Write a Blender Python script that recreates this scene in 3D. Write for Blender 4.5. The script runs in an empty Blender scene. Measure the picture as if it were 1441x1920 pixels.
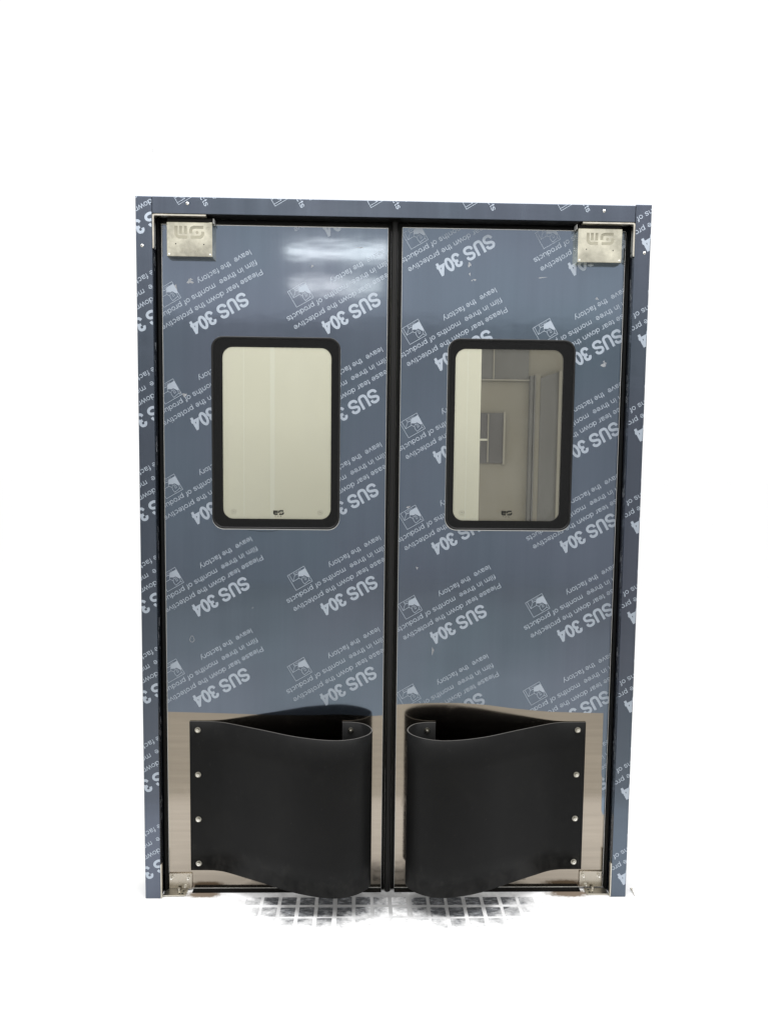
import bpy, bmesh, math, random
from mathutils import Vector, Matrix

random.seed(7)
SC = bpy.context.scene
COL = SC.collection

# ---------------------------------------------------------------- camera
cam_d = bpy.data.cameras.new("camera")
cam = bpy.data.objects.new("camera", cam_d)
COL.objects.link(cam)
SC.camera = cam
cam_d.sensor_fit = 'VERTICAL'
cam_d.sensor_height = 24.0
cam_d.lens = 24.0 * 1442.0 / 1920.0
cam_d.clip_start = 0.05
cam_d.clip_end = 200
_F = Vector((0.0257113, 0.99634087, -0.08150947))
_X = Vector((0.99962714, -0.02487476, 0.01126216))
_U = Vector((-0.00919342, 0.08176865, 0.99660894))
M = Matrix.Identity(4)
for i in range(3):
    M[i][0], M[i][1], M[i][2] = _X[i], _U[i], -_F[i]
M.translation = Vector((-0.0833, -2.3317, 1.4191))
cam.matrix_world = M

# ---------------------------------------------------------------- world, lamps, exposure
W = bpy.data.worlds.new("World")
SC.world = W
W.use_nodes = True
bg = W.node_tree.nodes["Background"]
bg.inputs[0].default_value = (1.0, 1.0, 1.0, 1)
bg.inputs[1].default_value = 1.08
SC.view_settings.view_transform = 'Standard'
SC.view_settings.look = 'None'
SC.view_settings.exposure = 0
SC.view_settings.gamma = 1


def area(name, loc, rot, sx, sy, power, color=(1, 1, 1)):
    d = bpy.data.lights.new(name, 'AREA')
    d.shape = 'RECTANGLE'
    d.size, d.size_y = sx, sy
    d.energy = power
    d.color = color
    o = bpy.data.objects.new(name, d)
    o.location = loc
    o.rotation_euler = rot
    COL.objects.link(o)
    return o


area("added_floor_fill", (0.0, -0.45, 2.9), (0, 0, 0), 3.2, 1.1, 85)  # added fill light, whitens the floor in front of the doors
area("ceiling_tube_lamp", (-0.30, -3.35, 2.86), (math.radians(50), 0, 0), 0.74, 0.070, 1.15, (1, .91, .76))
area("ceiling_tube_lamp", (-0.36, -4.65, 2.88), (math.radians(40), 0, 0), 0.82, 0.075, 1.15, (1, .90, .74))
area("added_partition_fill", (0.0, 0.45, 2.75), (math.radians(25), 0, 0), 2.2, 0.3, 2.0, (1, .97, .88))  # added fill light behind the leaves, brightens the cream partition


# ---------------------------------------------------------------- materials
def mat(name):
    m = bpy.data.materials.new(name)
    m.use_nodes = True
    nt = m.node_tree
    b = nt.nodes["Principled BSDF"]
    return m, nt, b


def node(nt, typ, **kw):
    n = nt.nodes.new(typ)
    for k, v in kw.items():
        setattr(n, k, v)
    return n


def math_n(nt, op, a, b=None, clamp=False):
    n = node(nt, "ShaderNodeMath", operation=op)
    n.use_clamp = clamp
    for i, v in enumerate((a, b)):
        if v is None:
            continue
        if isinstance(v, (int, float)):
            n.inputs[i].default_value = v
        else:
            nt.links.new(v, n.inputs[i])
    return n.outputs[0]


def noise(nt, scale_vec, scale=1.0, detail=4, rough=.55):
    g = node(nt, "ShaderNodeNewGeometry")
    mp = node(nt, "ShaderNodeMapping")
    mp.inputs['Scale'].default_value = scale_vec
    nt.links.new(g.outputs['Position'], mp.inputs[0])
    n = node(nt, "ShaderNodeTexNoise")
    n.inputs['Scale'].default_value = scale
    n.inputs['Detail'].default_value = detail
    n.inputs['Roughness'].default_value = rough
    nt.links.new(mp.outputs[0], n.inputs['Vector'])
    return n.outputs['Fac']


def ramp(nt, fac, stops):
    r = node(nt, "ShaderNodeValToRGB")
    el = r.color_ramp.elements
    while len(el) > 1:
        el.remove(el[-1])
    el[0].position, el[0].color = stops[0][0], (*stops[0][1], 1)
    for p, c in stops[1:]:
        e = el.new(p)
        e.color = (*c, 1)
    nt.links.new(fac, r.inputs[0])
    return r.outputs[0]


def vrange(nt, fac, a, b, c, d):
    n = node(nt, "ShaderNodeMapRange")
    nt.links.new(fac, n.inputs[0])
    for i, v in enumerate((a, b, c, d)):
        n.inputs[i + 1].default_value = v
    return n.outputs[0]


def simple(name, color, rough=.5, metal=0.0, spec=.5, var=.0, vscale=(40, 40, 40), bump=0.0):
    m, nt, b = mat(name)
    b.inputs['Base Color'].default_value = (*color, 1)
    b.inputs['Roughness'].default_value = rough
    b.inputs['Metallic'].default_value = metal
    b.inputs['Specular IOR Level'].default_value = spec
    if var:
        f = noise(nt, vscale)
        lo = tuple(c * (1 - var) for c in color)
        hi = tuple(min(1, c * (1 + var)) for c in color)
        nt.links.new(ramp(nt, f, [(.3, lo), (.7, hi)]), b.inputs['Base Color'])
        nt.links.new(vrange(nt, f, .3, .7, rough * .85, rough * 1.2), b.inputs['Roughness'])
    if bump:
        f2 = noise(nt, tuple(v * 3 for v in vscale))
        bp = node(nt, "ShaderNodeBump")
        bp.inputs['Strength'].default_value = bump
        bp.inputs['Distance'].default_value = .002
        nt.links.new(f2, bp.inputs['Height'])
        nt.links.new(bp.outputs[0], b.inputs['Normal'])
    return m


def film_material(name, base, rough=.17, wav=.05):
    """blue protective film stuck on steel: vertical grain, slight waviness, specks of dirt"""
    m, nt, b = mat(name)
    grain = noise(nt, (22, 22, .8), 1, 3, .5)
    patch = noise(nt, (2.2, 2.2, 1.5), 1, 3, .5)
    fine = noise(nt, (160, 160, 3.0), 1, 3, .6)
    s = math_n(nt, 'ADD', math_n(nt, 'MULTIPLY', grain, .6), math_n(nt, 'MULTIPLY', fine, .4))
    lo = tuple(c * .90 for c in base)
    hi = tuple(c * 1.09 for c in base)
    c1 = ramp(nt, s, [(.32, lo), (.68, hi)])
    c2 = ramp(nt, patch, [(.35, (base[0] * 1.10, base[1] * .98, base[2] * 1.02)), (.65, (base[0] * .93, base[1] * 1.03, base[2]))])
    mx = node(nt, "ShaderNodeMix", data_type='RGBA')
    mx.inputs[0].default_value = .45
    nt.links.new(c1, mx.inputs[6])
    nt.links.new(c2, mx.inputs[7])
    # specks: sparse pale dirt
    sp = noise(nt, (9, 9, 7), 1, 8, .72)
    spf = vrange(nt, sp, .80, .82, 0, 1)
    mx2 = node(nt, "ShaderNodeMix", data_type='RGBA')
    nt.links.new(math_n(nt, 'MULTIPLY', spf, .45), mx2.inputs[0])
    nt.links.new(mx.outputs[2], mx2.inputs[6])
    mx2.inputs[7].default_value = (.46, .47, .48, 1)
    nt.links.new(mx2.outputs[2], b.inputs['Base Color'])
    b.inputs['Metallic'].default_value = .93
    r = math_n(nt, 'ADD', vrange(nt, grain, .3, .7, rough * .85, rough * 1.15), math_n(nt, 'MULTIPLY', spf, .3))
    nt.links.new(r, b.inputs['Roughness'])
    w = noise(nt, (2.6, 2.6, 8.0), 1, 3, .45)
    bp = node(nt, "ShaderNodeBump")
    bp.inputs['Strength'].default_value = wav
    bp.inputs['Distance'].default_value = .05
    nt.links.new(w, bp.inputs['Height'])
    nt.links.new(bp.outputs[0], b.inputs['Normal'])
    return m


def steel_material(name, base, rough=.13, wav=.03, scale=(2.5, 2.5, 70), lo=.92, hi=1.06):
    m, nt, b = mat(name)
    f = noise(nt, scale, 1, 4, .6)
    nt.links.new(ramp(nt, f, [(.32, tuple(c * lo for c in base)), (.68, tuple(min(1, c * hi) for c in base))]), b.inputs['Base Color'])
    b.inputs['Metallic'].default_value = 1
    smudge = noise(nt, (16, 16, 11), 1, 7, .7)
    sm = vrange(nt, smudge, .56, .70, 0, .10)
    nt.links.new(math_n(nt, 'ADD', vrange(nt, f, .3, .7, rough * .85, rough * 1.2), sm), b.inputs['Roughness'])
    w = noise(nt, (3, 3, 3.5), 1, 2, .4)
    bp = node(nt, "ShaderNodeBump")
    bp.inputs['Strength'].default_value = wav
    bp.inputs['Distance'].default_value = .05
    nt.links.new(w, bp.inputs['Height'])
    nt.links.new(bp.outputs[0], b.inputs['Normal'])
    return m


M_FILM = film_material("blue_protective_film", (.152, .187, .236), rough=.085, wav=.013)
M_FILM_FRAME = film_material("frame_protective_film", (.103, .121, .153), rough=.24)
M_STEEL = steel_material("bare_stainless_steel", (.318, .280, .232), rough=.12, wav=.05)
M_COVER = steel_material("hinge_cover_steel", (.60, .575, .47), rough=.20, wav=.25, scale=(13, 13, 13), lo=.66, hi=1.34)  # gradient sheen put into the base colour as light and dark blotches
M_BRKT = simple("bracket_steel", (.56, .53, .46), .32, 1, var=.08)
M_PIVOT = simple("pivot_plate_steel", (.42, .385, .325), .25, 1, var=.08)
M_BRIGHT = simple("bright_steel_edge", (.80, .80, .77), .35, .35)
M_BOLT = simple("zinc_bolt", (.78, .76, .70), .28, 1)
M_WASHER = simple("dull_zinc_washer", (.34, .325, .28), .35, 1, var=.15, vscale=(300, 300, 300))
M_ETCH = simple("etched_steel", (.33, .315, .25), .6, 1)
M_RUBBER = simple("black_seal_rubber", (.004, .004, .0039), .45, 0, .10)
M_RUBBER2 = simple("black_flap_rubber", (.010, .0097, .0092), .42, 0, .20, var=.12, vscale=(30, 30, 2))
M_GUARD = simple("black_rubber_sheet", (.0075, .0075, .0071), .45, 0, .09, var=.10, vscale=(5, 5, 5))
def dusty_rubber():
    m, nt, b = mat("dusty_black_rubber")
    base = noise(nt, (5, 5, 5), 1, 3, .5)
    c = ramp(nt, base, [(.3, (.0066, .0067, .0068)), (.7, (.0086, .0086, .0084))])
    g = node(nt, "ShaderNodeNewGeometry")
    sx = node(nt, "ShaderNodeSeparateXYZ")
    nt.links.new(g.outputs['Position'], sx.inputs[0])
    low = vrange(nt, sx.outputs[2], .065, .17, 1, 0)
    fine = noise(nt, (38, 38, 26), 1, 8, .75)
    smear = noise(nt, (7, 7, 5), 1, 6, .7)
    d1 = math_n(nt, 'MULTIPLY', vrange(nt, math_n(nt, 'ADD', fine, math_n(nt, 'MULTIPLY', low, .22)), .60, .84, 0, 1), .26)
    d2 = math_n(nt, 'MULTIPLY', vrange(nt, smear, .56, .78, 0, 1), .06)
    sp = noise(nt, (120, 120, 120), 1, 2, .5)
    d3 = math_n(nt, 'MULTIPLY', vrange(nt, sp, .77, .80, 0, 1), .5)
    d = math_n(nt, 'ADD', math_n(nt, 'ADD', d1, d2), d3, clamp=True)
    mx = node(nt, "ShaderNodeMix", data_type='RGBA')
    nt.links.new(d, mx.inputs[0])
    nt.links.new(c, mx.inputs[6])
    mx.inputs[7].default_value = (.060, .058, .054, 1)
    nt.links.new(mx.outputs[2], b.inputs['Base Color'])
    nt.links.new(math_n(nt, 'ADD', math_n(nt, 'MULTIPLY', d, .4), .42), b.inputs['Roughness'])
    b.inputs['Specular IOR Level'].default_value = .09
    bp = node(nt, "ShaderNodeBump")
    bp.inputs['Strength'].default_value = .12
    bp.inputs['Distance'].default_value = .02
    nt.links.new(noise(nt, (6, 6, 3.5), 1, 2, .4), bp.inputs['Height'])
    nt.links.new(bp.outputs[0], b.inputs['Normal'])
    return m


M_GUARD = dusty_rubber()
M_GUARD_EDGE = simple("cut_rubber_edge", (.11, .105, .098), .6, 0, .3)
M_FRIT = simple("black_glass_border", (.004, .004, .004), .12, 0, .25)
M_RIM = simple("black_window_rim", (.007, .007, .007), .30, 0, .35)
M_PRINT = simple("pale_film_print", (.385, .435, .50), .34, .50, .4)
M_SCUFF = simple("pale_scuff", (.24, .25, .265), .5, 0, .3, var=.3, vscale=(200, 200, 200))
M_BLACK = simple("black_ink", (.012, .012, .010), .6, 0, .2)
M_GREYINK = simple("grey_ink", (.10, .10, .085), .6, 0, .2)
M_CREAM = simple("cream_panel", (.455, .445, .362), .6, 0, .2, var=.02, vscale=(.6, .6, .5))
M_CREAM_J = simple("cream_joint_or_reflection", (.485, .485, .41), .5, 0, .3)
M_DULL = simple("dull_beige_plaster", (.180, .165, .128), .8, 0, .2, var=.07, vscale=(1.5, 1.5, 1.0))
M_DULL_D = simple("dark_grey_paint", (.110, .106, .095), .7, 0, .2, var=.1, vscale=(3, 3, .6))
M_DULL_L = simple("light_beige_trim", (.215, .20, .16), .7, 0, .2)
M_PANE_D = simple("dark_window_pane", (.075, .07, .065), .25, 0, .4)
M_ROOMWALL = simple("room_wall_paint", (.64, .645, .65), .8, 0, .2, var=.10, vscale=(.5, .5, .5))
M_ROOMFLOOR = simple("room_floor_grey", (.60, .59, .56), .7, 0, .2, var=.1, vscale=(1.2, 1.2, 1.2))


def glass_material():
    m = bpy.data.materials.new("window_glass")
    m.use_nodes = True
    nt = m.node_tree
    nt.nodes.remove(nt.nodes["Principled BSDF"])
    out = nt.nodes["Material Output"]
    t = node(nt, "ShaderNodeBsdfTransparent")
    t.inputs[0].default_value = (.945, .95, .93, 1)
    g = node(nt, "ShaderNodeBsdfGlossy")
    g.inputs['Roughness'].default_value = .02
    fr = node(nt, "ShaderNodeFresnel")
    fr.inputs[0].default_value = 1.45
    mx = node(nt, "ShaderNodeMixShader")
    nt.links.new(fr.outputs[0], mx.inputs[0])
    nt.links.new(t.outputs[0], mx.inputs[1])
    nt.links.new(g.outputs[0], mx.inputs[2])
    df = node(nt, "ShaderNodeBsdfDiffuse")
    df.inputs[0].default_value = (.55, .56, .54, 1)
    smear = noise(nt, (7, 7, 4), 1, 6, .65)
    mh = node(nt, "ShaderNodeMixShader")
    nt.links.new(vrange(nt, smear, .42, .72, .006, .045), mh.inputs[0])
    nt.links.new(mx.outputs[0], mh.inputs[1])
    nt.links.new(df.outputs[0], mh.inputs[2])
    nt.links.new(mh.outputs[0], out.inputs[0])
    return m


M_GLASS = glass_material()


def floor_material():
    m, nt, b = mat("white_floor_sheet")
    g = node(nt, "ShaderNodeNewGeometry")
    sx = node(nt, "ShaderNodeSeparateXYZ")
    nt.links.new(g.outputs['Position'], sx.inputs[0])
    X, Y = sx.outputs[0], sx.outputs[1]
    n1 = noise(nt, (60, 60, 60), 1, 6, .7)
    n2 = noise(nt, (14, 14, 14), 1, 5, .65)

    def blob(cx, cy, rx, ry):
        dx = math_n(nt, 'DIVIDE', math_n(nt, 'SUBTRACT', X, cx), rx)
        dy = math_n(nt, 'DIVIDE', math_n(nt, 'SUBTRACT', Y, cy), ry)
        d = math_n(nt, 'SQRT', math_n(nt, 'ADD', math_n(nt, 'MULTIPLY', dx, dx), math_n(nt, 'MULTIPLY', dy, dy)))
        return math_n(nt, 'SUBTRACT', 1.0, d, clamp=True)
    rust = math_n(nt, 'MAXIMUM', blob(-.585, .022, .10, .030), blob(.585, .022, .12, .036))
    rf = vrange(nt, math_n(nt, 'ADD', rust, math_n(nt, 'MULTIPLY', n1, .75)), .68, .98, 0, 1)
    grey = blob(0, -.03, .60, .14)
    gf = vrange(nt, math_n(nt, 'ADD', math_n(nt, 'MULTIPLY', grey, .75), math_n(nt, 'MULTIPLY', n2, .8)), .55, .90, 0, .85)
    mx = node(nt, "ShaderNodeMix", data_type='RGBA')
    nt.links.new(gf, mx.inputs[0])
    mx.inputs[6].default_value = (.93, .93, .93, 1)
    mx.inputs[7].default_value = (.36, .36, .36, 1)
    mx2 = node(nt, "ShaderNodeMix", data_type='RGBA')
    nt.links.new(rf, mx2.inputs[0])
    nt.links.new(mx.outputs[2], mx2.inputs[6])
    mx2.inputs[7].default_value = (.24, .19, .145, 1)
    nt.links.new(mx2.outputs[2], b.inputs['Base Color'])
    b.inputs['Roughness'].default_value = .9
    b.inputs['Specular IOR Level'].default_value = .1
    return m


def tile_material():
    """dark slate mosaic, washed over with white towards the edges of the patch"""
    m, nt, b = mat("slate_tile_with_white_wash")
    g = node(nt, "ShaderNodeNewGeometry")
    sx = node(nt, "ShaderNodeSeparateXYZ")
    nt.links.new(g.outputs['Position'], sx.inputs[0])
    X, Y = sx.outputs[0], sx.outputs[1]
    streak = noise(nt, (35, 120, 30), 1, 6, .7)
    wash = noise(nt, (22, 30, 22), 1, 6, .7)
    dark = ramp(nt, streak, [(.30, (.045, .047, .052)), (.50, (.11, .115, .122)), (.68, (.36, .37, .39))])
    ax = math_n(nt, 'ABSOLUTE', math_n(nt, 'SUBTRACT', X, .01))
    dx = math_n(nt, 'DIVIDE', math_n(nt, 'SUBTRACT', ax, .220), .27)
    dy = math_n(nt, 'DIVIDE', math_n(nt, 'ADD', Y, -.005), .185)
    d = math_n(nt, 'SQRT', math_n(nt, 'ADD', math_n(nt, 'MULTIPLY', dx, dx), math_n(nt, 'MULTIPLY', dy, dy)))
    f = vrange(nt, math_n(nt, 'ADD', d, math_n(nt, 'MULTIPLY', wash, .95)), 1.02, 1.42, 0, 1)
    mx = node(nt, "ShaderNodeMix", data_type='RGBA')
    nt.links.new(f, mx.inputs[0])
    nt.links.new(dark, mx.inputs[6])
    mx.inputs[7].default_value = (.93, .93, .93, 1)
    nt.links.new(mx.outputs[2], b.inputs['Base Color'])
    b.inputs['Roughness'].default_value = .75
    b.inputs['Specular IOR Level'].default_value = .2
    return m


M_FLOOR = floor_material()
M_TILE = tile_material()


# ---------------------------------------------------------------- mesh helpers
def obj(name, bm, m, parent=None, m2=None, smooth=False):
    me = bpy.data.meshes.new(name)
    bm.normal_update()
    bm.to_mesh(me)
    bm.free()
    me.materials.append(m)
    if m2:
        me.materials.append(m2)
    if smooth:
        for p in me.polygons:
            p.use_smooth = True
    o = bpy.data.objects.new(name, me)
    COL.objects.link(o)
    if parent:
        o.parent = parent
        o.matrix_parent_inverse = Matrix.Translation(-parent_loc(parent))
    return o


def parent_loc(p):
    return p.location.copy() if p.type == 'EMPTY' else Vector()


def empty(name, loc, label, cat, group=None):
    o = bpy.data.objects.new(name, None)
    o.empty_display_size = .1
    o.location = loc
    COL.objects.link(o)
    o["label"] = label
    o["category"] = cat
    o["kind"] = "thing"
    if group:
        o["group"] = group
    return o


def share(name, src, loc, parent):
    """another piece that shares its mesh data"""
    o = bpy.data.objects.new(name, src.data)
    COL.objects.link(o)
    o.parent = parent
    o.matrix_parent_inverse = Matrix.Translation(-parent_loc(parent))
    o.location = loc
    return o


def box(x0, x1, y0, y1, z0, z1, bevel=0.0, bm=None, seg=2):
    own = bm is None
    b = bmesh.new()
    bmesh.ops.create_cube(b, size=1)
    for v in b.verts:
        v.co = Vector((x0 + (v.co.x + .5) * (x1 - x0), y0 + (v.co.y + .5) * (y1 - y0), z0 + (v.co.z + .5) * (z1 - z0)))
    if bevel:
        bmesh.ops.bevel(b, geom=b.edges[:], offset=bevel, segments=seg, affect='EDGES', profile=.5)
    if own:
        return b
    me = bpy.data.meshes.new("tmp")
    b.to_mesh(me)
    b.free()
    bm.from_mesh(me)
    bpy.data.meshes.remove(me)
    return bm


def prism(poly, y0, y1, bevel=0):
    """polygon in x,z pushed from y0 to y1"""
    bm = bmesh.new()
    vs = [bm.verts.new((x, y0, z)) for x, z in poly]
    f = bm.faces.new(vs)
    r = bmesh.ops.extrude_face_region(bm, geom=[f])
    for v in r['geom']:
        if isinstance(v, bmesh.types.BMVert):
            v.co.y = y1
    bmesh.ops.recalc_face_normals(bm, faces=bm.faces[:])
    if bevel:
        bmesh.ops.bevel(bm, geom=bm.edges[:], offset=bevel, segments=2, affect='EDGES', profile=.5)
    return bm


def prism_x(poly, x0, x1, bevel=0):
    bm = bmesh.new()
    vs = [bm.verts.new((x0, y, z)) for y, z in poly]
    f = bm.faces.new(vs)
    r = bmesh.ops.extrude_face_region(bm, geom=[f])
    for v in r['geom']:
        if isinstance(v, bmesh.types.BMVert):
            v.co.x = x1
    bmesh.ops.recalc_face_normals(bm, faces=bm.faces[:])
    if bevel:
        bmesh.ops.bevel(bm, geom=bm.edges[:], offset=bevel, segments=2, affect='EDGES', profile=.5)
    return bm


def rrect(x0, x1, z0, z1, r, n=8):
    pts = []
    for cx, cz, a in ((x1 - r, z1 - r, 0), (x0 + r, z1 - r, 90), (x0 + r, z0 + r, 180), (x1 - r, z0 + r, 270)):
        for k in range(n + 1):
            t = math.radians(a + 90 * k / n)
            pts.append((cx + r * math.cos(t), cz + r * math.sin(t)))
    return pts


def ring(outer, inner, y0, y1, bevel=0):
    bm = bmesh.new()
    n = len(outer)
    vo = [bm.verts.new((x, y0, z)) for x, z in outer]
    vi = [bm.verts.new((x, y0, z)) for x, z in inner]
    fs = [bm.faces.new((vo[i], vo[(i + 1) % n], vi[(i + 1) % n], vi[i])) for i in range(n)]
    r = bmesh.ops.extrude_face_region(bm, geom=fs)
    for v in r['geom']:
        if isinstance(v, bmesh.types.BMVert):
            v.co.y = y1
    bmesh.ops.recalc_face_normals(bm, faces=bm.faces[:])
    if bevel:
        es = [e for e in bm.edges if len(e.link_faces) == 2 and abs(e.link_faces[0].normal.dot(e.link_faces[1].normal)) < .5
              and abs(e.verts[0].co.y - e.verts[1].co.y) < 1e-6]
        bmesh.ops.bevel(bm, geom=es, offset=bevel, segments=3, affect='EDGES', profile=.5)
    return bm


def catmull(pts, n=6, closed=False):
    out = []
    N = len(pts)
    rng = range(N if closed else N - 1)
    for i in rng:
        if closed:
            p = [Vector((*pts[(i + k - 1) % N], 0)) for k in range(4)]
        else:
            p = [Vector((*pts[min(max(i + k - 1, 0), N - 1)], 0)) for k in range(4)]
        for k in range(n):
            t = k / n
            v = .5 * ((2 * p[1]) + (-p[0] + p[2]) * t + (2 * p[0] - 5 * p[1] + 4 * p[2] - p[3]) * t * t
                      + (-p[0] + 3 * p[1] - 3 * p[2] + p[3]) * t ** 3)
            out.append((v.x, v.y))
    if not closed:
        out.append(tuple(pts[-1]))
    return out


def ribbon(bm, pts, w, closed=False, depth=0.0, plane=lambda u, v, d: (u, d, v)):
    """a stroke of width w along a polyline, mitred at the corners"""
    P = [Vector(p) for p in pts]
    Q = [P[0]]
    for p in P[1:]:
        if (p - Q[-1]).length > 1e-7:
            Q.append(p)
    if closed and (Q[0] - Q[-1]).length < 1e-7:
        Q.pop()
    n = len(Q)
    L, R = [], []
    for i in range(n):
        a = Q[i - 1] if (i > 0 or closed) else None
        c = Q[(i + 1) % n] if (i < n - 1 or closed) else None
        d1 = (Q[i] - a).normalized() if a is not None else None
        d2 = (c - Q[i]).normalized() if c is not None else None
        if d1 is None:
            nn, s = Vector((-d2.y, d2.x)), 1
        elif d2 is None:
            nn, s = Vector((-d1.y, d1.x)), 1
        else:
            nn = Vector((-(d1.y + d2.y), d1.x + d2.x))
            if nn.length < 1e-5:
                nn = Vector((-d1.y, d1.x))
            nn.normalize()
            s = 1 / max(.38, abs(nn.dot(Vector((-d1.y, d1.x)))))
        L.append(bm.verts.new(plane(*(Q[i] + nn * w / 2 * s), depth)))
        R.append(bm.verts.new(plane(*(Q[i] - nn * w / 2 * s), depth)))
    for i in range(n if closed else n - 1):
        j = (i + 1) % n
        bm.faces.new((L[i], L[j], R[j], R[i]))


def disc(bm, cu, cv, r, depth, n=10, plane=lambda u, v, d: (u, d, v)):
    bm.faces.new([bm.verts.new(plane(cu + r * math.cos(2 * math.pi * k / n), cv + r * math.sin(2 * math.pi * k / n), depth)) for k in range(n)])


# ---------------------------------------------------------------- stroke lettering (grotesque skeletons, em = 1000)
def el(cx, cy, rx, ry, a0=0, a1=360, n=20):
    return [(cx + rx * math.cos(math.radians(a0 + (a1 - a0) * k / n)), cy + ry * math.sin(math.radians(a0 + (a1 - a0) * k / n))) for k in range(n + 1)]


def cm(*p):
    return catmull(p, 5)


ARCH = cm((105, 250), (120, 380), (190, 462), (290, 480), (390, 455), (445, 380), (450, 300)) + [(450, 0)]
GL = {
    'a': (556, [cm((78, 360), (95, 430), (165, 476), (255, 483), (350, 470), (412, 420), (420, 340), (418, 110), (440, 45), (510, 36)),
                cm((420, 285), (330, 262), (185, 240), (100, 190), (80, 130), (105, 65), (180, 34), (270, 40), (360, 85), (418, 170))]),
    'c': (500, [el(258, 258, 182, 224, 38, 322)]),
    'd': (556, [el(258, 258, 178, 224, 0, 360), [(474, 0), (474, 716)]]),
    'e': (556, [[(92, 268), (476, 268)] + el(280, 258, 196, 224, 6, 325, 22)]),
    'f': (278, [[(108, 0), (108, 560)] + cm((108, 580), (135, 655), (200, 678), (275, 672)), [(12, 482), (255, 482)]]),
    'h': (556, [[(105, 0), (105, 716)], ARCH]),
    'i': (222, [[(111, 0), (111, 519)], [(111, 622), (111, 716)]]),
    'l': (222, [[(111, 0), (111, 716)]]),
    'm': (833, [[(105, 0), (105, 519)], cm((105, 280), (125, 400), (190, 468), (265, 480), (350, 455), (410, 380), (416, 300)) + [(416, 0)],
                cm((416, 300), (435, 400), (500, 468), (580, 480), (665, 455), (722, 385), (728, 300)) + [(728, 0)]]),
    'n': (556, [[(105, 0), (105, 519)], ARCH]),
    'o': (556, [el(278, 258, 200, 224)]),
    'p': (556, [el(298, 258, 178, 224), [(98, -210), (98, 519)]]),
    'r': (333, [[(105, 0), (105, 519)], cm((105, 270), (130, 390), (200, 462), (270, 474), (335, 462))]),
    's': (500, [cm((425, 370), (400, 440), (330, 480), (245, 484), (150, 462), (95, 395), (110, 320), (190, 280), (300, 250), (395, 210), (428, 145),
                   (395, 70), (310, 35), (235, 32), (130, 58), (72, 150))]),
    't': (278, [[(140, 670), (140, 130)] + cm((140, 120), (150, 60), (200, 38), (262, 42)), [(12, 482), (258, 482)]]),
    'u': (556, [[(450, 0), (450, 519)], [(105, 519), (105, 200)] + cm((105, 190), (118, 95), (180, 42), (265, 36), (360, 75), (425, 150), (450, 270))]),
    'v': (500, [[(32, 519), (250, 20), (468, 519)]]),
    'w': (722, [[(30, 519), (190, 20), (361, 500), (532, 20), (692, 519)]]),
    'y': (500, [[(35, 519), (262, 20)], cm((468, 519), (262, -20), (215, -130), (150, -172), (60, -165))]),
    'P': (667, [[(120, 0), (120, 716)], [(120, 674), (390, 674)] + cm((400, 674), (510, 645), (562, 560), (560, 470), (510, 385), (400, 352)) + [(120, 350)]]),
    'S': (667, [cm((575, 490), (545, 590), (450, 648), (330, 660), (200, 632), (125, 545), (140, 455), (230, 405), (360, 372), (500, 330), (577, 250),
                   (570, 150), (480, 78), (345, 57), (200, 78), (112, 150), (84, 238))]),
    'U': (722, [[(140, 716), (140, 290)] + cm((140, 280), (160, 150), (240, 75), (361, 58), (482, 75), (562, 150), (582, 280)) + [(582, 716)]]),
    '3': (556, [cm((100, 500), (130, 595), (200, 648), (285, 655), (390, 622), (435, 530), (405, 435), (320, 395), (225, 390)),
                cm((225, 385), (330, 385), (440, 330), (480, 230), (450, 120), (370, 65), (270, 55), (150, 95), (85, 205))]),
    '0': (556, [el(278, 358, 182, 300)]),
    '4': (556, [[(402, 0), (402, 700)], [(402, 655), (88, 222), (535, 222)]]),
    ' ': (278, []),
}


def text_strokes(s, w):
    """(strokes, total width) in em/1000"""
    x = 0
    out = []
    for ch in s:
        adv, st = GL[ch]
        for q in st:
            closed = len(q) > 8 and (Vector(q[0]) - Vector(q[-1])).length < 1e-3
            out.append(([(x + a, b) for a, b in q], closed))
        x += adv
    return out, x


def bounds(st):
    xs = [p[0] for q, _ in st for p in q]
    return min(xs), max(xs)


E1 = Vector((math.cos(math.radians(210)), math.sin(math.radians(210))))
E2 = Vector((-E1.y, E1.x))

# the printed block in its own reading frame (metres, origin = top of the 4)
LINES = [  # text, start along e1, end along e1, baseline e2, height of a capital, stroke width
    ("SUS 304", -.1915, .0050, -.0425, .0425, .0082),
    ("Please tear down the protective", -.2690, .0785, -.0735, .0160, .00195),
    ("film in three  months of products", -.2700, .0838, -.1062, .0160, .00195),
    ("leave  the factory", -.2680, -.0850, -.1402, .0160, .00195),
]
ICON = [  # x,z relative to the top of the 4
    ([(-.1214, .1265), (-.0703, .1573), (-.0435, .1102), (-.094, .0807)], True, .0013),
    ([(-.1155, .1290), (-.1034, .1084), (-.0861, .119), (-.0764, .1156), (-.0743, .1086), (-.0674, .1009), (-.0536, .1136), (-.0480, .1106)], False, .0013),
    ([(-.1034, .1090), (-.0982, .1287), (-.1027, .1361)], False, .0011),
    ([(-.0982, .1287), (-.0878, .133)], False, .0018),
    ([(-.0861, .119), (-.0872, .129)], False, .0012),
    ([(-.0757, .1163), (-.0751, .1212), (-.0716, .1233), (-.0688, .1191), (-.066, .1132), (-.0619, .1164), (-.064, .1199), (-.0700, .1255)], False, .0011),
    ([(-.0536, .1140), (-.055, .1227), (-.0600, .1255)], False, .0011),
]
for k in range(9):
    t = k / 8
    a = Vector((-.1010, .1355)).lerp(Vector((-.0808, .1480)), t)
    ICON.append(([tuple(a), tuple(a + Vector((.0022 + .001 * (k % 2), -.0042)))], False, .0006 + .0004 * (k % 3 == 0)))
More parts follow.
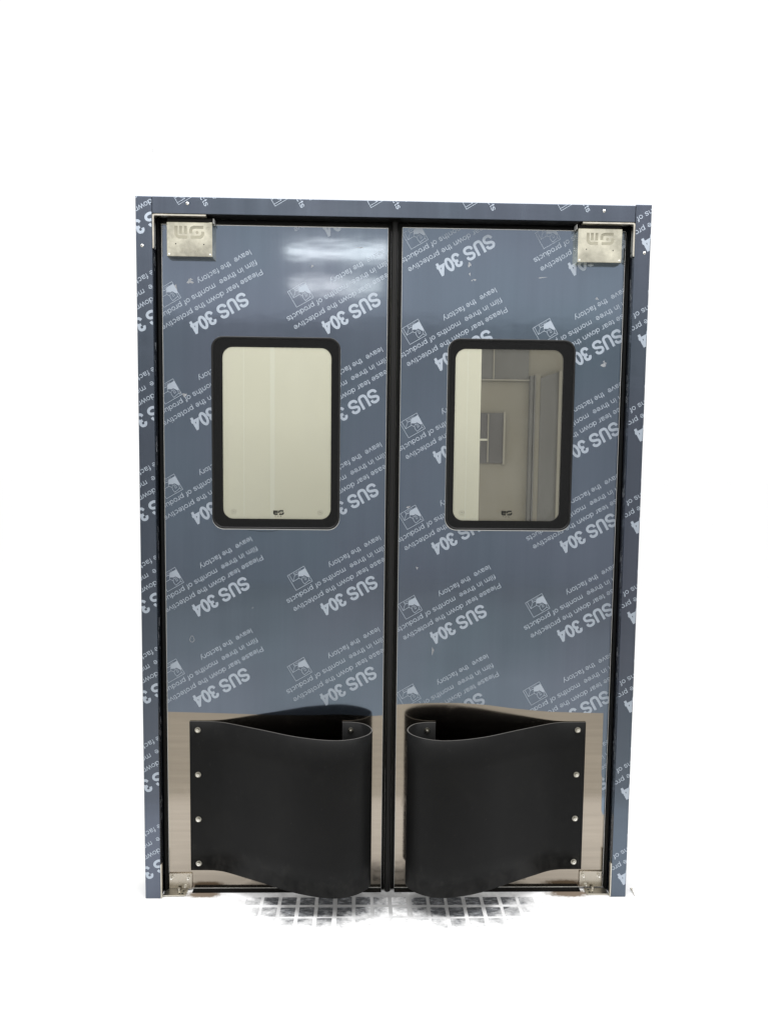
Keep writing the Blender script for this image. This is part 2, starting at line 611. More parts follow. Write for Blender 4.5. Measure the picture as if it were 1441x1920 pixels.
ICON_FILL = [(-.0875, .1302), (-.0861, .1253), (-.073, .1258), (-.0702, .1290), (-.0640, .1262), (-.0585, .1232), (-.0526, .1235), (-.0571, .1353), (-.0675, .1506),
             (-.0779, .1443), (-.0875, .1386)]


def build_block():
    bm = bmesh.new()
    d = 0.0
    for txt, s0, s1, base, cap, sw in LINES:
        st, _ = text_strokes(txt, 0)
        a, b = bounds(st)
        kx = (s1 - s0 - sw) / (b - a)
        inset = sw / 2
        ky = (cap - 2 * inset) / 632.0 if cap < .03 else (cap - 2 * inset) / 600.0
        cut = 42 if cap < .03 else 58
        for q, closed in st:
            pts = []
            for x, y in q:
                # capitals keep their skeleton margins, stems ending on 0 / 716 keep flat ends
                yy = y / 716.0 * cap
                u = s0 + inset + (x - a) * kx
                v = base + yy
                pts.append(tuple(E1 * u + E2 * v))
            ribbon(bm, pts, sw, closed, depth=-d)
            d += 1.2e-6
    for q, closed, w in ICON:
        ribbon(bm, q, w, closed, depth=-d)
        d += 1.2e-6
    f = bm.faces.new([bm.verts.new((x, -d, z)) for x, z in ICON_FILL])
    bmesh.ops.triangulate(bm, faces=[f])
    me = bpy.data.meshes.new("printed_block")
    bm.to_mesh(me)
    bm.free()
    return me


BLOCK = build_block()
BX = (min(v.co.x for v in BLOCK.vertices), max(v.co.x for v in BLOCK.vertices))
BZ = (min(v.co.z for v in BLOCK.vertices), max(v.co.z for v in BLOCK.vertices))


def cut(bm, co, no):
    bmesh.ops.bisect_plane(bm, geom=bm.verts[:] + bm.edges[:] + bm.faces[:], dist=1e-7, plane_co=co, plane_no=no, clear_outer=True)


def place_print(ax, az, y, columns, parent, rot=0, kx=1.0):
    """print the block with its origin at (ax, az); columns: (x0, x1, zb0, zb1, zt) the film covers"""
    total = bmesh.new()
    R = Matrix.Rotation(-math.radians(rot), 4, 'Y')
    for x0, x1, zb0, zb1, zt in columns:
        b = bmesh.new()
        b.from_mesh(BLOCK)
        bmesh.ops.transform(b, matrix=Matrix.Translation((ax, y, az)) @ R, verts=b.verts[:])
        xs = [v.co.x for v in b.verts]
        zs = [v.co.z for v in b.verts]
        if max(xs) < x0 or min(xs) > x1 or max(zs) < min(zb0, zb1) or min(zs) > zt:
            b.free()
            continue
        if min(xs) < x0:
            cut(b, (x0, 0, 0), (-1, 0, 0))
        if max(xs) > x1:
            cut(b, (x1, 0, 0), (1, 0, 0))
        if max(zs) > zt:
            cut(b, (0, 0, zt), (0, 0, 1))
        if min(zs) < max(zb0, zb1):
            cut(b, (x0, 0, zb0), ((zb1 - zb0), 0, -(x1 - x0)))
        me = bpy.data.meshes.new("t")
        b.to_mesh(me)
        b.free()
        total.from_mesh(me)
        bpy.data.meshes.remove(me)
    if not total.faces:
        total.free()
        return None
    o = obj("printed_text", total, M_PRINT, parent)
    return o


# ---------------------------------------------------------------- setting: floor, room
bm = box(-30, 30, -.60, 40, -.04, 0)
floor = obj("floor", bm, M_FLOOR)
floor["kind"] = "structure"
T0 = None
pitch = .0568
for r, (ty0, ty1) in enumerate(((-.0367, .0022), (-.0972, -.0518), (-.1530, -.1078))):
    for k in range(-8, 9):
        tx0 = -.0437 + k * pitch + (.005 if k >= 2 else 0) - (.003 if k < -2 else 0)
        if tx0 < -.46 or tx0 + .0457 > .50:
            continue
        jx = random.uniform(-.0012, .0012)
        jy = random.uniform(-.0010, .0010) - (.0025 if k >= 2 else 0)
        t = obj("tile", box(tx0 + jx, tx0 + .0457 + jx, ty0 + jy, ty1 + jy, -.001, .0016 + random.uniform(0, .0008), .0008, seg=1), M_TILE, floor)

rf = obj("room_floor", box(-6, 6, -9, -.605, -.05, -.003), M_ROOMFLOOR)
rf["kind"] = "structure"
rw = obj("room_wall", box(-4.5, 4.5, -5.7, -5.6, -.003, 2.75), M_ROOMWALL)
rw["kind"] = "structure"

# cream partition seen through both windows
part = empty("partition_wall", (-.3, 1.0, 0), "pale cream panel wall standing close behind the doors, filling the left window", "wall")
for x0, x1 in ((-1.05, -.606), (-.602, -.4915), (-.4725, .352), (.356, .4115)):
    obj("panel", box(x0, x1, 1.0, 1.05, 0, 2.10), M_CREAM, part)
obj("joint_or_reflection_strip", box(-.4915, -.4725, .9994, 1.04, 0, 2.099), M_CREAM_J, part)  # vertical reflection stripe of the left pane, built as a paler strip
obj("joint_or_reflection_strip", box(-.606, -.602, .9994, 1.04, 0, 2.099), M_CREAM_J, part)
obj("joint_or_reflection_strip", box(.352, .356, .9994, 1.04, 0, 2.099), M_CREAM_J, part)

# far wall of the room behind
bw = empty("back_wall", (1.0, 3.0, 0), "dull beige wall seen far behind through the right window, with small window", "wall")
obj("wall_surface", box(.25, 1.36, 3.0, 3.1, 0, 2.25), M_DULL, bw)
obj("dark_panel", box(.60, 1.032, 2.985, 3.0, 1.905, 2.2), M_DULL_D, bw)
obj("panel_trim", box(.60, 1.04, 2.975, 2.985, 1.896, 1.905), M_DULL_L, bw)
obj("panel_trim", box(.787, .795, 2.977, 2.985, 1.906, 2.2), M_DULL_L, bw)
win = obj("window", box(.60, .866, 2.985, 3.0, 1.330, 1.676), M_PANE_D, bw)
obj("mullion", box(.757, .765, 2.975, 2.985, 1.336, 1.670), M_DULL_L, win)
obj("mullion", box(.60, .757, 2.977, 2.985, 1.485, 1.498), M_CREAM, win)
obj("window_frame", box(.866, .880, 2.975, 3.0, 1.322, 1.684), M_DULL_L, win)
obj("door_casing", box(1.040, 1.062, 2.955, 3.0, 0, 1.93), M_DULL_D, bw)
obj("door_casing", box(1.066, 1.075, 2.945, 3.0, 0, 1.93), M_DULL_D, bw)
obj("door_casing", box(1.075, 1.112, 2.965, 3.0, 0, 1.94), M_DULL, bw)
obj("open_door", prism([(1.112, 0), (1.236, 0), (1.236, 1.962), (1.112, 1.915)], 2.96, 2.98), M_DULL_D, bw)
obj("door_edge", box(1.236, 1.262, 2.95, 3.0, 0, 1.965), M_DULL_L, bw)

# ---------------------------------------------------------------- door frame
frame = empty("door_frame", (0, .05, 0), "blue film covered metal frame around the double swing doors", "door frame")


def screw(x, z, parent, y=0.0, r=.0046):
    b = bmesh.new()
    bmesh.ops.create_uvsphere(b, u_segments=12, v_segments=8, radius=r)
    for v in b.verts:
        v.co = Vector((v.co.x + x, v.co.y * .55 + y, v.co.z + z))
    o = obj("screw", b, M_BOLT, parent, smooth=True)
    s = bmesh.new()
    disc(s, x, z, r * .42, y - r * .56, 6)
    obj("screw_recess", s, M_BLACK, o)
    return o


for sx in (-1, 1):
    xo, xi = .7611 * sx, .7135 * sx
    x0, x1 = min(xo, xi), max(xo, xi)
    # front face folded over a channel: two slightly rounded pieces
    jamb = obj("jamb", box(x0, x1, 0, .11, 0, 2.150 + (.002 if sx > 0 else -.001), .0015), M_FILM_FRAME, frame)
    for kc in (-1, 0, 1):
        for kr in range(-1, 9):
            ax, az = ((-.798, 2.010) if sx < 0 else (.7514, 2.0131))
            place_print(ax + kc * .4025, az - (kr - 1) * .2822 + kc * .008, -.0004, [(x0 + .001, x1 - .001, .002, .002, 2.1485)], jamb)
    # crumpled film edge tucked round the inner corner
    cr = bmesh.new()
    for kr in range(-1, 8):
        zc = 1.99 - kr * .2822 - (.10 if sx > 0 else .03)
        if zc < .15:
            continue
        for q_ in range(9):
            z_a = zc + random.uniform(-.055, .045)
            y_a = .012 + .016 * random.random()
            pts = [(y_a + random.uniform(-.003, .003), z_a + i * .009 + random.uniform(-.002, .002)) for i in range(random.randint(2, 4))]
            ribbon(cr, pts, random.uniform(.0006, .0014), False, xi - sx * .0003 - sx * 1e-5 * q_, plane=lambda u, v, d: (d, u, v))
    crumple = obj("film_crumple", cr, M_SCUFF, jamb)
    crumple["kind"] = "stuff"
    # rubber bulb seal between jamb and leaf
    a, c = (-.7130, -.7005) if sx < 0 else (.7050, .7130)
    b = bmesh.new()
    prof = [(a + (c - a) * t, .034 + .010 * (2 * t - 1) ** 2) for t in [k / 8 for k in range(9)]] + [(c, .085), (a, .085)]
    vs = [b.verts.new((x, y, .004)) for x, y in prof]
    f = b.faces.new(vs)
    r = bmesh.ops.extrude_face_region(b, geom=[f])
    for v in r['geom']:
        if isinstance(v, bmesh.types.BMVert):
            v.co.z = 2.0965
    bmesh.ops.recalc_face_normals(b, faces=b.faces[:])
    obj("jamb_seal", b, M_RUBBER, frame)
    # steel L bracket in the top corner
    s = sx
    P = [(.7125, 2.0), (.7125, 2.0935), (.7113, 2.0968), (.7080, 2.0982), (.556, 2.0982), (.556, 2.0938), (.7060, 2.0938), (.7076, 2.0922), (.7076, 2.004), (.7095, 2.0)]
    obj("corner_bracket", prism([(s * x, z) for x, z in P], -.0012, .018), M_BRKT, frame)
    b = bmesh.new()
    bmesh.ops.create_cone(b, cap_ends=True, segments=10, radius1=.0022, radius2=.0022, depth=.0012)
    bmesh.ops.transform(b, matrix=Matrix.Translation((s * .7070, .014, 2.013)) @ Matrix.Rotation(math.pi / 2, 4, 'Y'), verts=b.verts[:])
    obj("bracket_screw", b, M_BLACK, frame)
    # floor bracket: upright plate on the jamb and foot plate on the floor
    fb = obj("floor_bracket", box(min(s * .7132, s * .7092), max(s * .7132, s * .7092), -.0015, .010, .002, .113, .0012), M_BRKT, frame)
    foot = [(s * .7088, .009), (s * .642, .009), (s * .6375, .014), (s * .6375, .043), (s * .7088, .043)]
    b = bmesh.new()
    f = b.faces.new([b.verts.new((x, y, .0020)) for x, y in foot])
    r = bmesh.ops.extrude_face_region(b, geom=[f])
    for v in r['geom']:
        if isinstance(v, bmesh.types.BMVert):
            v.co.z = .0055
    bmesh.ops.recalc_face_normals(b, faces=b.faces[:])
    ft = obj("foot_plate", b, M_BRKT, frame)
    b = bmesh.new()
    for hx, hy, hr in ((.650, .018, .0035), (.650, .032, .0035), (.659, .018, .0028)):
        disc(b, s * hx, hy, hr, .0058, 10, plane=lambda u, v, d: (u, v, d))
    obj("screw_holes", b, M_BLACK, ft)
    b = bmesh.new()
    bmesh.ops.create_cone(b, cap_ends=True, segments=16, radius1=.006, radius2=.0045, depth=.008)
    bmesh.ops.transform(b, matrix=Matrix.Translation((s * .665, .036, .0095)), verts=b.verts[:])
    obj("pivot_pin", b, M_BRKT, ft)

head = obj("head_rail", box(-.7125, .7125, .0008, .11, 2.1005, 2.1490, .0012), M_FILM_FRAME, frame)
for k in range(-1, 7):
    place_print(-.509 + k * .2815, 2.247 + k * .001, .0004, [(-.7115, .7115, 2.1015, 2.1015, 2.1480)], head, rot=90)
obj("head_seal", box(-.7125, .7125, .003, .046, 2.0988, 2.1000), M_RUBBER, frame)
obj("head_gasket", box(-.7125, .7125, .047, .095, 2.0875, 2.0988, .003), M_RUBBER, frame)
for x, z in ((-.6102, 2.1295), (.6187, 2.1312)):
    screw(x, z, frame, .0008)
for x, z in ((-.7429, 2.0067), (.7433, 2.0111)):
    screw(x, z, frame, 0)

# ---------------------------------------------------------------- leaves
YL = .050        # face of the bare steel
YF = YL - .0006  # face of the film


def plate(xs_bottom, zt, hole, y0, y1):
    """plate whose lower edge follows xs_bottom [(x, z)], straight top, rectangular hole"""
    hx0, hx1, hz0, hz1 = hole
    pts = sorted(xs_bottom)

    def zb(x):
        for (xa, za), (xb, zb_) in zip(pts, pts[1:]):
            if xa - 1e-9 <= x <= xb + 1e-9:
                return za + (zb_ - za) * (x - xa) / max(1e-9, xb - xa)
        return pts[-1][1]
    xs = sorted(set([p[0] for p in pts] + [hx0, hx1]))
    bm = bmesh.new()
    cache = {}

    def V(x, z):
        k = (round(x, 6), round(z, 6))
        if k not in cache:
            cache[k] = bm.verts.new((x, y0, z))
        return cache[k]
    fs = []
    for a, b in zip(xs, xs[1:]):
        fs.append(bm.faces.new((V(a, zb(a)), V(b, zb(b)), V(b, hz0), V(a, hz0))))
        if not (a >= hx0 - 1e-9 and b <= hx1 + 1e-9):
            fs.append(bm.faces.new((V(a, hz0), V(b, hz0), V(b, hz1), V(a, hz1))))
        fs.append(bm.faces.new((V(a, hz1), V(b, hz1), V(b, zt), V(a, zt))))
    r = bmesh.ops.extrude_face_region(bm, geom=fs)
    for v in r['geom']:
        if isinstance(v, bmesh.types.BMVert):
            v.co.y = y1
    bmesh.ops.recalc_face_normals(bm, faces=bm.faces[:])
    return bm, zb


def bolt_mesh(nut=False):
    """washer + dome head + stud end, pointing to -y, at the origin"""
    bm = bmesh.new()
    Rm = Matrix.Rotation(math.pi / 2, 4, 'X')
    bmesh.ops.create_cone(bm, cap_ends=True, segments=20, radius1=.0095, radius2=.0090, depth=.0016, matrix=Matrix.Translation((0, -.0008, 0)) @ Rm)
    bmesh.ops.create_cone(bm, cap_ends=True, segments=6, radius1=.0058, radius2=.0054, depth=.0045, matrix=Matrix.Translation((0, -.0040, 0)) @ Rm)
    bmesh.ops.create_cone(bm, cap_ends=True, segments=12, radius1=.0032, radius2=.0026, depth=.0060, matrix=Matrix.Translation((0, -.0085, 0)) @ Rm)
    bm.faces.ensure_lookup_table()
    for f in bm.faces:
        if f.calc_center_median().y < -.0062:
            f.material_index = 1
    return bm


def small_bolt_mesh():
    bm = bmesh.new()
    Rm = Matrix.Rotation(math.pi / 2, 4, 'X')
    bmesh.ops.create_cone(bm, cap_ends=True, segments=8, radius1=.0052, radius2=.0048, depth=.003, matrix=Matrix.Translation((0, -.0015, 0)) @ Rm)
    bmesh.ops.create_cone(bm, cap_ends=True, segments=10, radius1=.0034, radius2=.0028, depth=.009, matrix=Matrix.Translation((0, -.0070, 0)) @ Rm)
    return bm


def logo(bm, x, z, s, depth, plane=lambda u, v, d: (u, d, v), w=.11, full=True):
    """the maker's mark: an L holding two bars, and an angular G with a dot; s = width"""
    def q(pts, ww=w):
        ribbon(bm, [(x + a * s, z + b * s) for a, b in pts], ww * s, False, depth, plane)
    q([(.055, .42), (.055, .15), (.09, .085), (.15, .055), (.42, .055)])
    q([(.21, .42), (.21, .16)])
    q([(.37, .42), (.37, .16)])
    q([(.97, .38), (.66, .38), (.58, .35), (.55, .29), (.55, .18)])
    q([(.95, .24), (.95, .15), (.91, .085), (.85, .055), (.55, .055)])
    disc(bm, x + .76 * s, z + .21 * s, .05 * s, depth, 10, plane)


def pseudo_glyphs(bm, x, z, s, depth, plane=lambda u, v, d: (u, d, v), w=.10):
    """three small characters under the mark; s = glyph height"""
    G = [
        [[(.05, .9), (.95, .9)], [(.4, .9), (.35, .45), (.05, 0)], [(.38, .58), (.85, .58), (.8, .1), (.6, .05)]],
        [[(.1, .8), (.9, .8)], [(.5, 1), (.5, .45)], [(.1, .45), (.9, .45)], [(.2, .25), (.45, .25), (.45, 0), (.2, 0), (.2, .25)], [(.58, .3), (.58, 0)], [(.85, .3), (.85, 0)]],
        [[(.2, .85), (.8, .85)], [(.5, 1), (.5, .45)], [(.2, .65), (.8, .65)], [(.1, .45), (.9, .45)], [(.2, .3), (.8, .3), (.8, 0)], [(.2, .3), (.2, 0)], [(.05, 0), (.95, 0)]],
    ]
    for i, g in enumerate(G):
        for q in g:
            ribbon(bm, [(x + (i * 1.75 + a) * s, z + b * s) for a, b in q], w * s, False, depth, plane)


GUARD = [(.6286, .0450), (.6000, .0450), (.5760, .0448), (.5500, .0425), (.5140, .0325), (.4460, -.0015), (.3780, -.0365), (.3080, -.0740), (.2450, -.0990), (.1850, -.1130),
         (.1410, -.1120), (.0985, -.0960), (.0660, -.0660), (.0535, -.0320), (.0600, .0010), (.0790, .0280), (.1020, .0400), (.1230, .0450), (.1480, .0450)]

leaves = {}
for side in ("left", "right"):
    s = -1 if side == "left" else 1
    if s < 0:
        X0, X1 = -.6990, -.0195
        lab = "left swing door leaf, cream panels filling its window"
    else:
        X0, X1 = .0225, .7020
        lab = "right swing door leaf, dim beige room seen in its window"
    leaf = empty("swing_door", (s * .70, .07, 0), lab, "door", "pair of swing door leaves")
    leaves[side] = leaf
    # window opening in leaf coordinates
    if s < 0:
        wo = (-.5525, -.1607, 1.1685, 1.7550)
        wg = (-.5183, -.1888, 1.2003, 1.7226)
    else:
        wo = (.1663, .5583, 1.1712, 1.7585)
        wg = (.1903, .5213, 1.2008, 1.7268)
    hole = (wg[0] - .012, wg[1] + .012, wg[2] - .012, wg[3] + .012)
    ZT = 2.0835 if s < 0 else 2.0865
    bm, _ = plate([(X0, .0045), (X1, .0045)], ZT, hole, YL, YL + .04)
    obj("steel_panel", bm, M_STEEL, leaf)
    obj("edge_trim", ring([(X0, .004), (X1, .004), (X1, ZT + .0002), (X0, ZT + .0002)], [(X0 + .0009, .0055), (X1 - .0009, .0055), (X1 - .0009, ZT - .0015), (X0 + .0009, ZT - .0015)], YL - .0009, YL - .0001), M_BRIGHT, leaf)
    # protective film, torn off at the bottom along a wavy line
    if s < 0:
        wave = [(-.6978, .5862), (-.5900, .5835), (-.4876, .5806), (-.3868, .5773), (-.2858, .5762), (-.2100, .5778), (-.1508, .5788), (-.1000, .5765), (-.0662, .5738), (-.0400, .5748), (-.0206, .5765)]
    else:
        wave = [(.0236, .6113), (.0520, .6134), (.1164, .6166), (.1650, .6176), (.2166, .6171), (.2700, .6145), (.3155, .6104), (.3909, .6002), (.4646, .5932), (.5144, .5893), (.6000, .5868),
                (.6852, .5853), (.6856, .385), (.6885, .372), (.6898, .262), (.6945, .248), (.7008, .252)]
    bm, zb = plate(wave, ZT - .0013, hole, YF, YL - .0001)
    film = obj("protective_film", bm, M_FILM, leaf)
    xa, xb = wave[0][0], wave[-1][0]
    zt_ = ZT - .0015
    big = [(xa, hole[0], .62, .62, zt_), (hole[1], xb, .62, .62, zt_),
           (hole[0], hole[1], hole[3], hole[3], zt_), (hole[0], hole[1], .62, .62, hole[2])]
    cols = [(a[0], b[0], a[1], b[1], .95) for a, b in zip(wave, wave[1:])]
    if s < 0:
        ax0, az0, dr, dcx, dcz = -.2007, .8954, .2895, .3987, .0065
    else:
        ax0, az0, dr, dcx, dcz = .1438, .8057, .2840, .4025, .0085
    for kc in (-1, 0, 1, 2):
        for kr in range(-3, 6):
            ax, az = ax0 + kc * dcx, az0 + kr * dr + kc * dcz
            if az > 2.1 or az + BZ[1] < .2 or ax + BX[0] > X1 or ax + BX[1] < X0:
                continue
            low = az + BZ[0] < .63
            place_print(ax, az, YF - .0003, cols if low else big, film)
    # scuffs, tape shreds and a dried drop on the film
    if s < 0:
        SC_ = [(-.6150, 1.9160, .0085, .006), (-.6120, 1.9230, .004, .002), (-.2480, 1.9680, .004, .003), (-.6350, 1.5760, .006, .006), (-.6480, 1.5830, .002, .002), (-.6600, 1.9000, .005, .008),
               (-.4300, .9200, .003, .001), (-.1050, 2.0250, .011, .0008)]
    else:
        SC_ = [(.2270, 1.9800, .004, .007), (.2290, 1.9520, .002, .004), (.2440, 1.9350, .005, .002), (.2360, 1.9330, .002, .002), (.6480, 1.6850, .008, .006), (.6480, 1.6950, .003, .003),
               (.0520, 1.2400, .006, .003), (.4500, 1.9450, .014, .0012), (.0820, 1.0500, .003, .004), (.6200, 1.8850, .004, .003), (.1350, .7860, .003, .012)]
    for cx, cz, ra, rb in SC_:
        b = bmesh.new()
        ph = random.uniform(0, 6)
        tilt = random.uniform(-.6, .6)
        vs = []
        for k in range(14):
            t = 2 * math.pi * k / 14
            q_ = 1 + .35 * math.sin(3 * t + ph) + random.uniform(-.28, .28)
            u, v = ra * q_ * math.cos(t), rb * q_ * math.sin(t)
            vs.append(b.verts.new((cx + u * math.cos(tilt) - v * math.sin(tilt), YF - .0002, cz + u * math.sin(tilt) + v * math.cos(tilt))))
        b.faces.new(vs)
        obj("scuff_mark", b, M_SCUFF, film)
    if s < 0:
        b = bmesh.new()
        dp = [(-.6190 + .0075 * math.sin(t) * (1 if math.cos(t) < 0 else .75), .8200 + .0100 * math.cos(t)) for t in [2 * math.pi * k / 18 for k in range(18)]]
        ribbon(b, dp, .0016, True, YF - .0002)
        obj("dried_drop", b, M_SCUFF, film)
        b = bmesh.new()
        ribbon(b, catmull([(-.4480, 1.1660), (-.4300, 1.1625), (-.3950, 1.1595), (-.3700, 1.1605), (-.3500, 1.1660)], 5), .0009, False, YF - .0004)
        obj("loose_thread", b, M_BLACK, film)
    # ---- window
    rim = obj("window_rim", ring(rrect(*wo, .036), rrect(wo[0] + .0062, wo[1] - .0062, wo[2] + .0062, wo[3] - .0062, .031), .0410, .0493, .0022), M_RIM, leaf, smooth=True)
    # highlight on the rim, shaped as a pale lip widest along the bottom
    obj("rim_highlight_lip", ring(rrect(wo[0] - .0006, wo[1] + .0002, wo[2] - .0024, wo[3] - .0003, .036), rrect(wo[0] + .001, wo[1] - .001, wo[2] + .001, wo[3] - .001, .035), .0470, .0492), M_BRIGHT, rim)
    obj("black_border", ring(rrect(wo[0] + .0055, wo[1] - .0055, wo[2] + .0055, wo[3] - .0055, .0315), rrect(*wg, .031), .0440, .0446), M_FRIT, leaf)
    outp = rrect(*(hole[0] - .004, hole[1] + .004, hole[2] - .004, hole[3] + .004), .02)
    bm = bmesh.new()
    bm.faces.new([bm.verts.new((x, .0450, z)) for x, z in outp])
    pane = obj("window_pane", bm, M_GLASS, leaf)
    bm = bmesh.new()
    bm.faces.new([bm.verts.new((x, .0865, z)) for x, z in rrect(hole[0] + .001, hole[1] - .001, hole[2] + .001, hole[3] - .001, .01)])
    obj("window_pane", bm, M_GLASS, leaf)
    # halftone dots round the glass
    bm = bmesh.new()
    for row, (off, rr) in enumerate(((.0016, .00075), (.0040, .00045))):
        pl = rrect(wg[0] + off, wg[1] - off, wg[2] + off, wg[3] - off, .030 - off)
        P = [Vector(p) for p in pl]
        acc = 0
        for i in range(len(P)):
            a, b = P[i], P[(i + 1) % len(P)]
            Lh = (b - a).length
            if Lh < 1e-6:
                continue
            while acc < Lh:
                c = a.lerp(b, acc / Lh)
                bm.faces.new([bm.verts.new((c.x + rr * dx, .0448, c.y + rr * dz)) for dx, dz in ((-1, 0), (0, -1), (1, 0), (0, 1))])
                acc += .0030
            acc -= Lh
    dots = obj("border_dots", bm, M_FRIT, pane)
    dots["kind"] = "stuff"
    bm = bmesh.new()
    if s < 0:
        logo(bm, -.3650, 1.2130, .0320, .0448, w=.15)
        pseudo_glyphs(bm, -.3610, 1.2065, .0046, .0448)
        cm_pts = ((-.4871, 1.2225), (-.2209, 1.2215))
    else:
        logo(bm, .3416, 1.2178, .0330, .0448, w=.15)
        pseudo_glyphs(bm, .3450, 1.2105, .0048, .0448)
        cm_pts = ((.2178, 1.2252), (.4947, 1.2244))
    obj("maker_mark", bm, M_BLACK, pane)
    for cx, cz in cm_pts:
        bm = bmesh.new()
        ribbon(bm, [(cx + .0078 * math.cos(t), cz + .0052 * math.sin(t)) for t in [math.pi * 2 * k / 20 for k in range(20)]], .0008, True, .0448)
        ribbon(bm, [(cx - .0035, cz), (cx - .001, cz + .0016), (cx + .001, cz - .0012), (cx + .0035, cz + .0008)], .0012, False, .04479)
        for k in range(5):
            ribbon(bm, [(cx - .0075 + k * .0032, cz - .0078), (cx - .0055 + k * .0032, cz - .0078)], .0010, False, .0448)
        obj("glass_stamp", bm, M_GREYINK, pane)
    # spacer between the panes
    obj("pane_spacer", ring(rrect(hole[0] + .0002, hole[1] - .0002, hole[2] + .0002, hole[3] - .0002, .012), rrect(hole[0] + .003, hole[1] - .003, hole[2] + .003, hole[3] - .003, .026), .0470, .088), M_RIM, leaf)

    # ---- hinge cover
    hx0, hx1 = (-.6756, -.5420) if s < 0 else (.5484, .6812)
    hz = .0052 if s < 0 else .0087
    prof = [(.0490, 1.9760), (.0210, 1.9775), (.0200, 1.9785), (.0200, 2.0760), (.0210, 2.0772), (.0330, 2.0785), (.0360, 2.0885), (.0490, 2.0885)]
    cov = obj("hinge_cover", prism_x([(y, z + hz) for y, z in prof], hx0, hx1, .0006), M_COVER, leaf)
    obj("cover_slot_reflection", box(hx0 + .001, hx1 - .001, .0235, .0345, 2.0785 + hz, 2.0885 + hz), M_RUBBER2, cov)  # dark reflection above the cover face, put in as a black box
    fx = -.5385 if s < 0 else .5440
    obj("cover_flange", box(fx - .0009, fx + .0009, .020, .046, 2.0745 + hz, 2.0885 + hz), M_BRIGHT, cov)
    bm = bmesh.new()
    if s < 0:
        logo(bm, -.6535, 2.0340, .088, .0197, w=.10)
        pseudo_glyphs(bm, -.6370, 1.9945, .0130, .0197, w=.07)
        ribbon(bm, [(-.5555 + .004 * math.cos(t), 2.0640 + .004 * math.sin(t)) for t in [math.pi * 2 * k / 14 for k in range(14)]], .0008, True, .0197)
    else:
        logo(bm, .5735, 2.0375, .084, .0197, w=.10)
    obj("etched_mark", bm, M_ETCH, cov)
    for rx, rz in (((-.6498, 2.0190), (-.5670, 2.0180)) if s < 0 else ((.5745, 2.0245), (.6550, 2.0220))):
        bm = bmesh.new()
        bmesh.ops.create_cone(bm, cap_ends=True, segments=12, radius1=.0019, radius2=.0015, depth=.001, matrix=Matrix.Translation((rx, .0194, rz)) @ Matrix.Rotation(math.pi / 2, 4, 'X'))
        obj("rivet", bm, M_BLACK, cov)
    for rx in (hx0 + .006, hx1 - .006):
        bm = bmesh.new()
        bmesh.ops.create_uvsphere(bm, u_segments=10, v_segments=6, radius=.0026)
        for v in bm.verts:
            v.co = Vector((v.co.x + rx, v.co.y * .4 + .0197, v.co.z + 1.9835 + hz))
        obj("corner_weld", bm, M_BRIGHT, cov, smooth=True)

    # ---- folded rubber impact guard
    g = [(s * x, y) for x, y in GUARD]
    path = catmull(g, 7)
    P = [Vector(p) for p in path]
    th = .0032
    out, inn = [], []
    for i, p in enumerate(P):
        a = P[max(0, i - 1)]
        c = P[min(len(P) - 1, i + 1)]
        d = (c - a).normalized()
        n = Vector((-d.y, d.x)) * s
        # outer side faces the viewer at the start of the path
        out.append(p)
        inn.append(p - n * th)
    bm = bmesh.new()
    z0, z1 = .0675, .5565
    ringv = []
    NZ = 5
    for lvl in range(NZ + 1):
        z = z0 + (z1 - z0) * lvl / NZ
        ringv.append([bm.verts.new((v.x, v.y, z)) for v in out + inn[::-1]])
    n = len(ringv[0])
    for l in range(NZ):
        for i in range(n):
            j = (i + 1) % n
            bm.faces.new((ringv[l][i], ringv[l][j], ringv[l + 1][j], ringv[l + 1][i]))
    m = len(out)
    for lv in (0, NZ):
        R_ = ringv[lv]
        for i in range(m - 1):
            f = bm.faces.new((R_[i], R_[i + 1], R_[n - 2 - i], R_[n - 1 - i]))
            f.material_index = 1
    bmesh.ops.recalc_face_normals(bm, faces=bm.faces[:])
    for f in bm.faces:
        f.smooth = f.material_index == 0 and len(f.verts) == 4
    guard = obj("impact_guard", bm, M_GUARD, leaf, M_GUARD_EDGE)
    bz = [.5290, .3838, .2370, .0905] if s < 0 else [.5315, .3844, .2385, .0929]
    first = None
    for z in bz:
        if first is None:
            first = obj("bolt", bolt_mesh(), M_WASHER, guard, M_BOLT)
            first.location = (s * .6030, .0448, z)
            first.rotation_euler = (0, .4, 0)
        else:
            b2 = share("bolt", first, (s * .6030, .0448, z), guard)
            b2.rotation_euler = (0, random.uniform(0, 3), 0)
    for z in (.5305, .3838, .2370, .0905):
        share("bolt", first, (s * .1212, .0400, z), guard)

    # ---- lower pivot plate
    px0, px1 = (-.6985, -.6250) if s < 0 else (.6235, .6970)
    pzz = (.0050, .0565) if s < 0 else (.0080, .0600)
    pv = obj("pivot_plate", box(px0, px1, .0445, .0494, pzz[0], pzz[1], .0012), M_PIVOT, leaf)
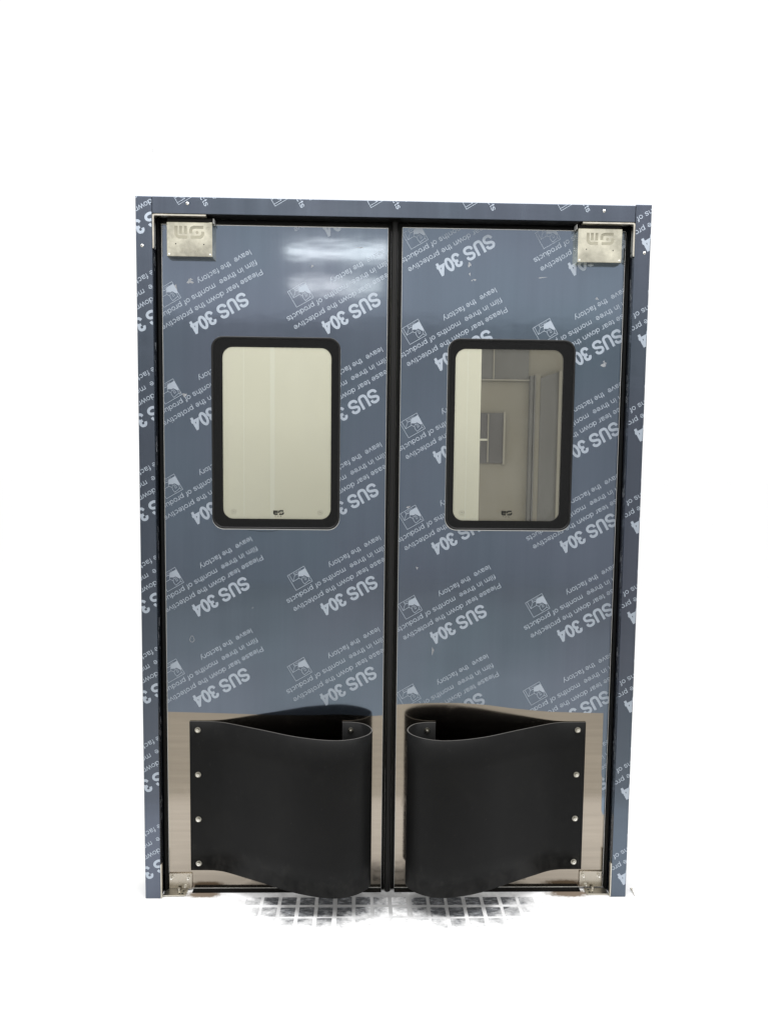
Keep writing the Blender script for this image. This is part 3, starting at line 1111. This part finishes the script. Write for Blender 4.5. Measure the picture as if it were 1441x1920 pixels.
    hs = ((-.6887, .0445), (-.6359, .0434), (-.6455, .0175)) if s < 0 else ((.6348, .0476), (.6856, .0474), (.6436, .0185))
    fb = None
    for hx, hz_ in hs:
        if fb is None:
            fb = obj("bolt", small_bolt_mesh(), M_BOLT, pv)
            fb.location = (hx, .0445, hz_)
        else:
            share("bolt", fb, (hx, .0445, hz_), pv)
    obj("bottom_dark_strip", box(X0 + .078 if s < 0 else X0, X1 if s < 0 else X1 - .078, .030, .0485, .0006, .0040), M_RUBBER, leaf)  # thin black strip on the floor along the leaf's lower edge

# meeting seals between the leaves
obj("meeting_seal", box(-.0190, -.0105, .040, .085, .004, 2.0870, .002), M_RUBBER, leaves["left"])
bm = bmesh.new()
prof = [(-.0100, .055), (-.0092, .038), (-.0060, .0325), (.0000, .0310), (.0060, .0325), (.0098, .0390), (.0104, .055)]
f = bm.faces.new([bm.verts.new((x, y, .001)) for x, y in prof])
r = bmesh.ops.extrude_face_region(bm, geom=[f])
for v in r['geom']:
    if isinstance(v, bmesh.types.BMVert):
        v.co.z = 2.0980
bmesh.ops.recalc_face_normals(bm, faces=bm.faces[:])
obj("meeting_flap", bm, M_RUBBER2, leaves["right"])
obj("meeting_seal", box(.0108, .0222, .0430, .085, .004, 2.0880, .002), M_RUBBER, leaves["right"])

# ---------------------------------------------------------------- loose screw beside the frame
ls = empty("loose_screw", (.793, .035, 0), "small loose screw lying on white floor beside the right jamb", "screw")
bm = bmesh.new()
A = Vector((.7925, .036, .0045))
B = Vector((.7900, -.012, .0022))
d = (B - A).normalized()
q = d.to_track_quat('Z', 'Y').to_matrix().to_4x4()
bmesh.ops.create_cone(bm, cap_ends=True, segments=10, radius1=.0018, radius2=.0004, depth=(B - A).length, matrix=Matrix.Translation((A + B) / 2) @ q)
obj("shank", bm, M_BRKT, ls)
bm = bmesh.new()
bmesh.ops.create_cone(bm, cap_ends=True, segments=14, radius1=.0044, radius2=.0020, depth=.003, matrix=Matrix.Translation(A) @ q)
obj("screw_head", bm, M_BRKT, ls)
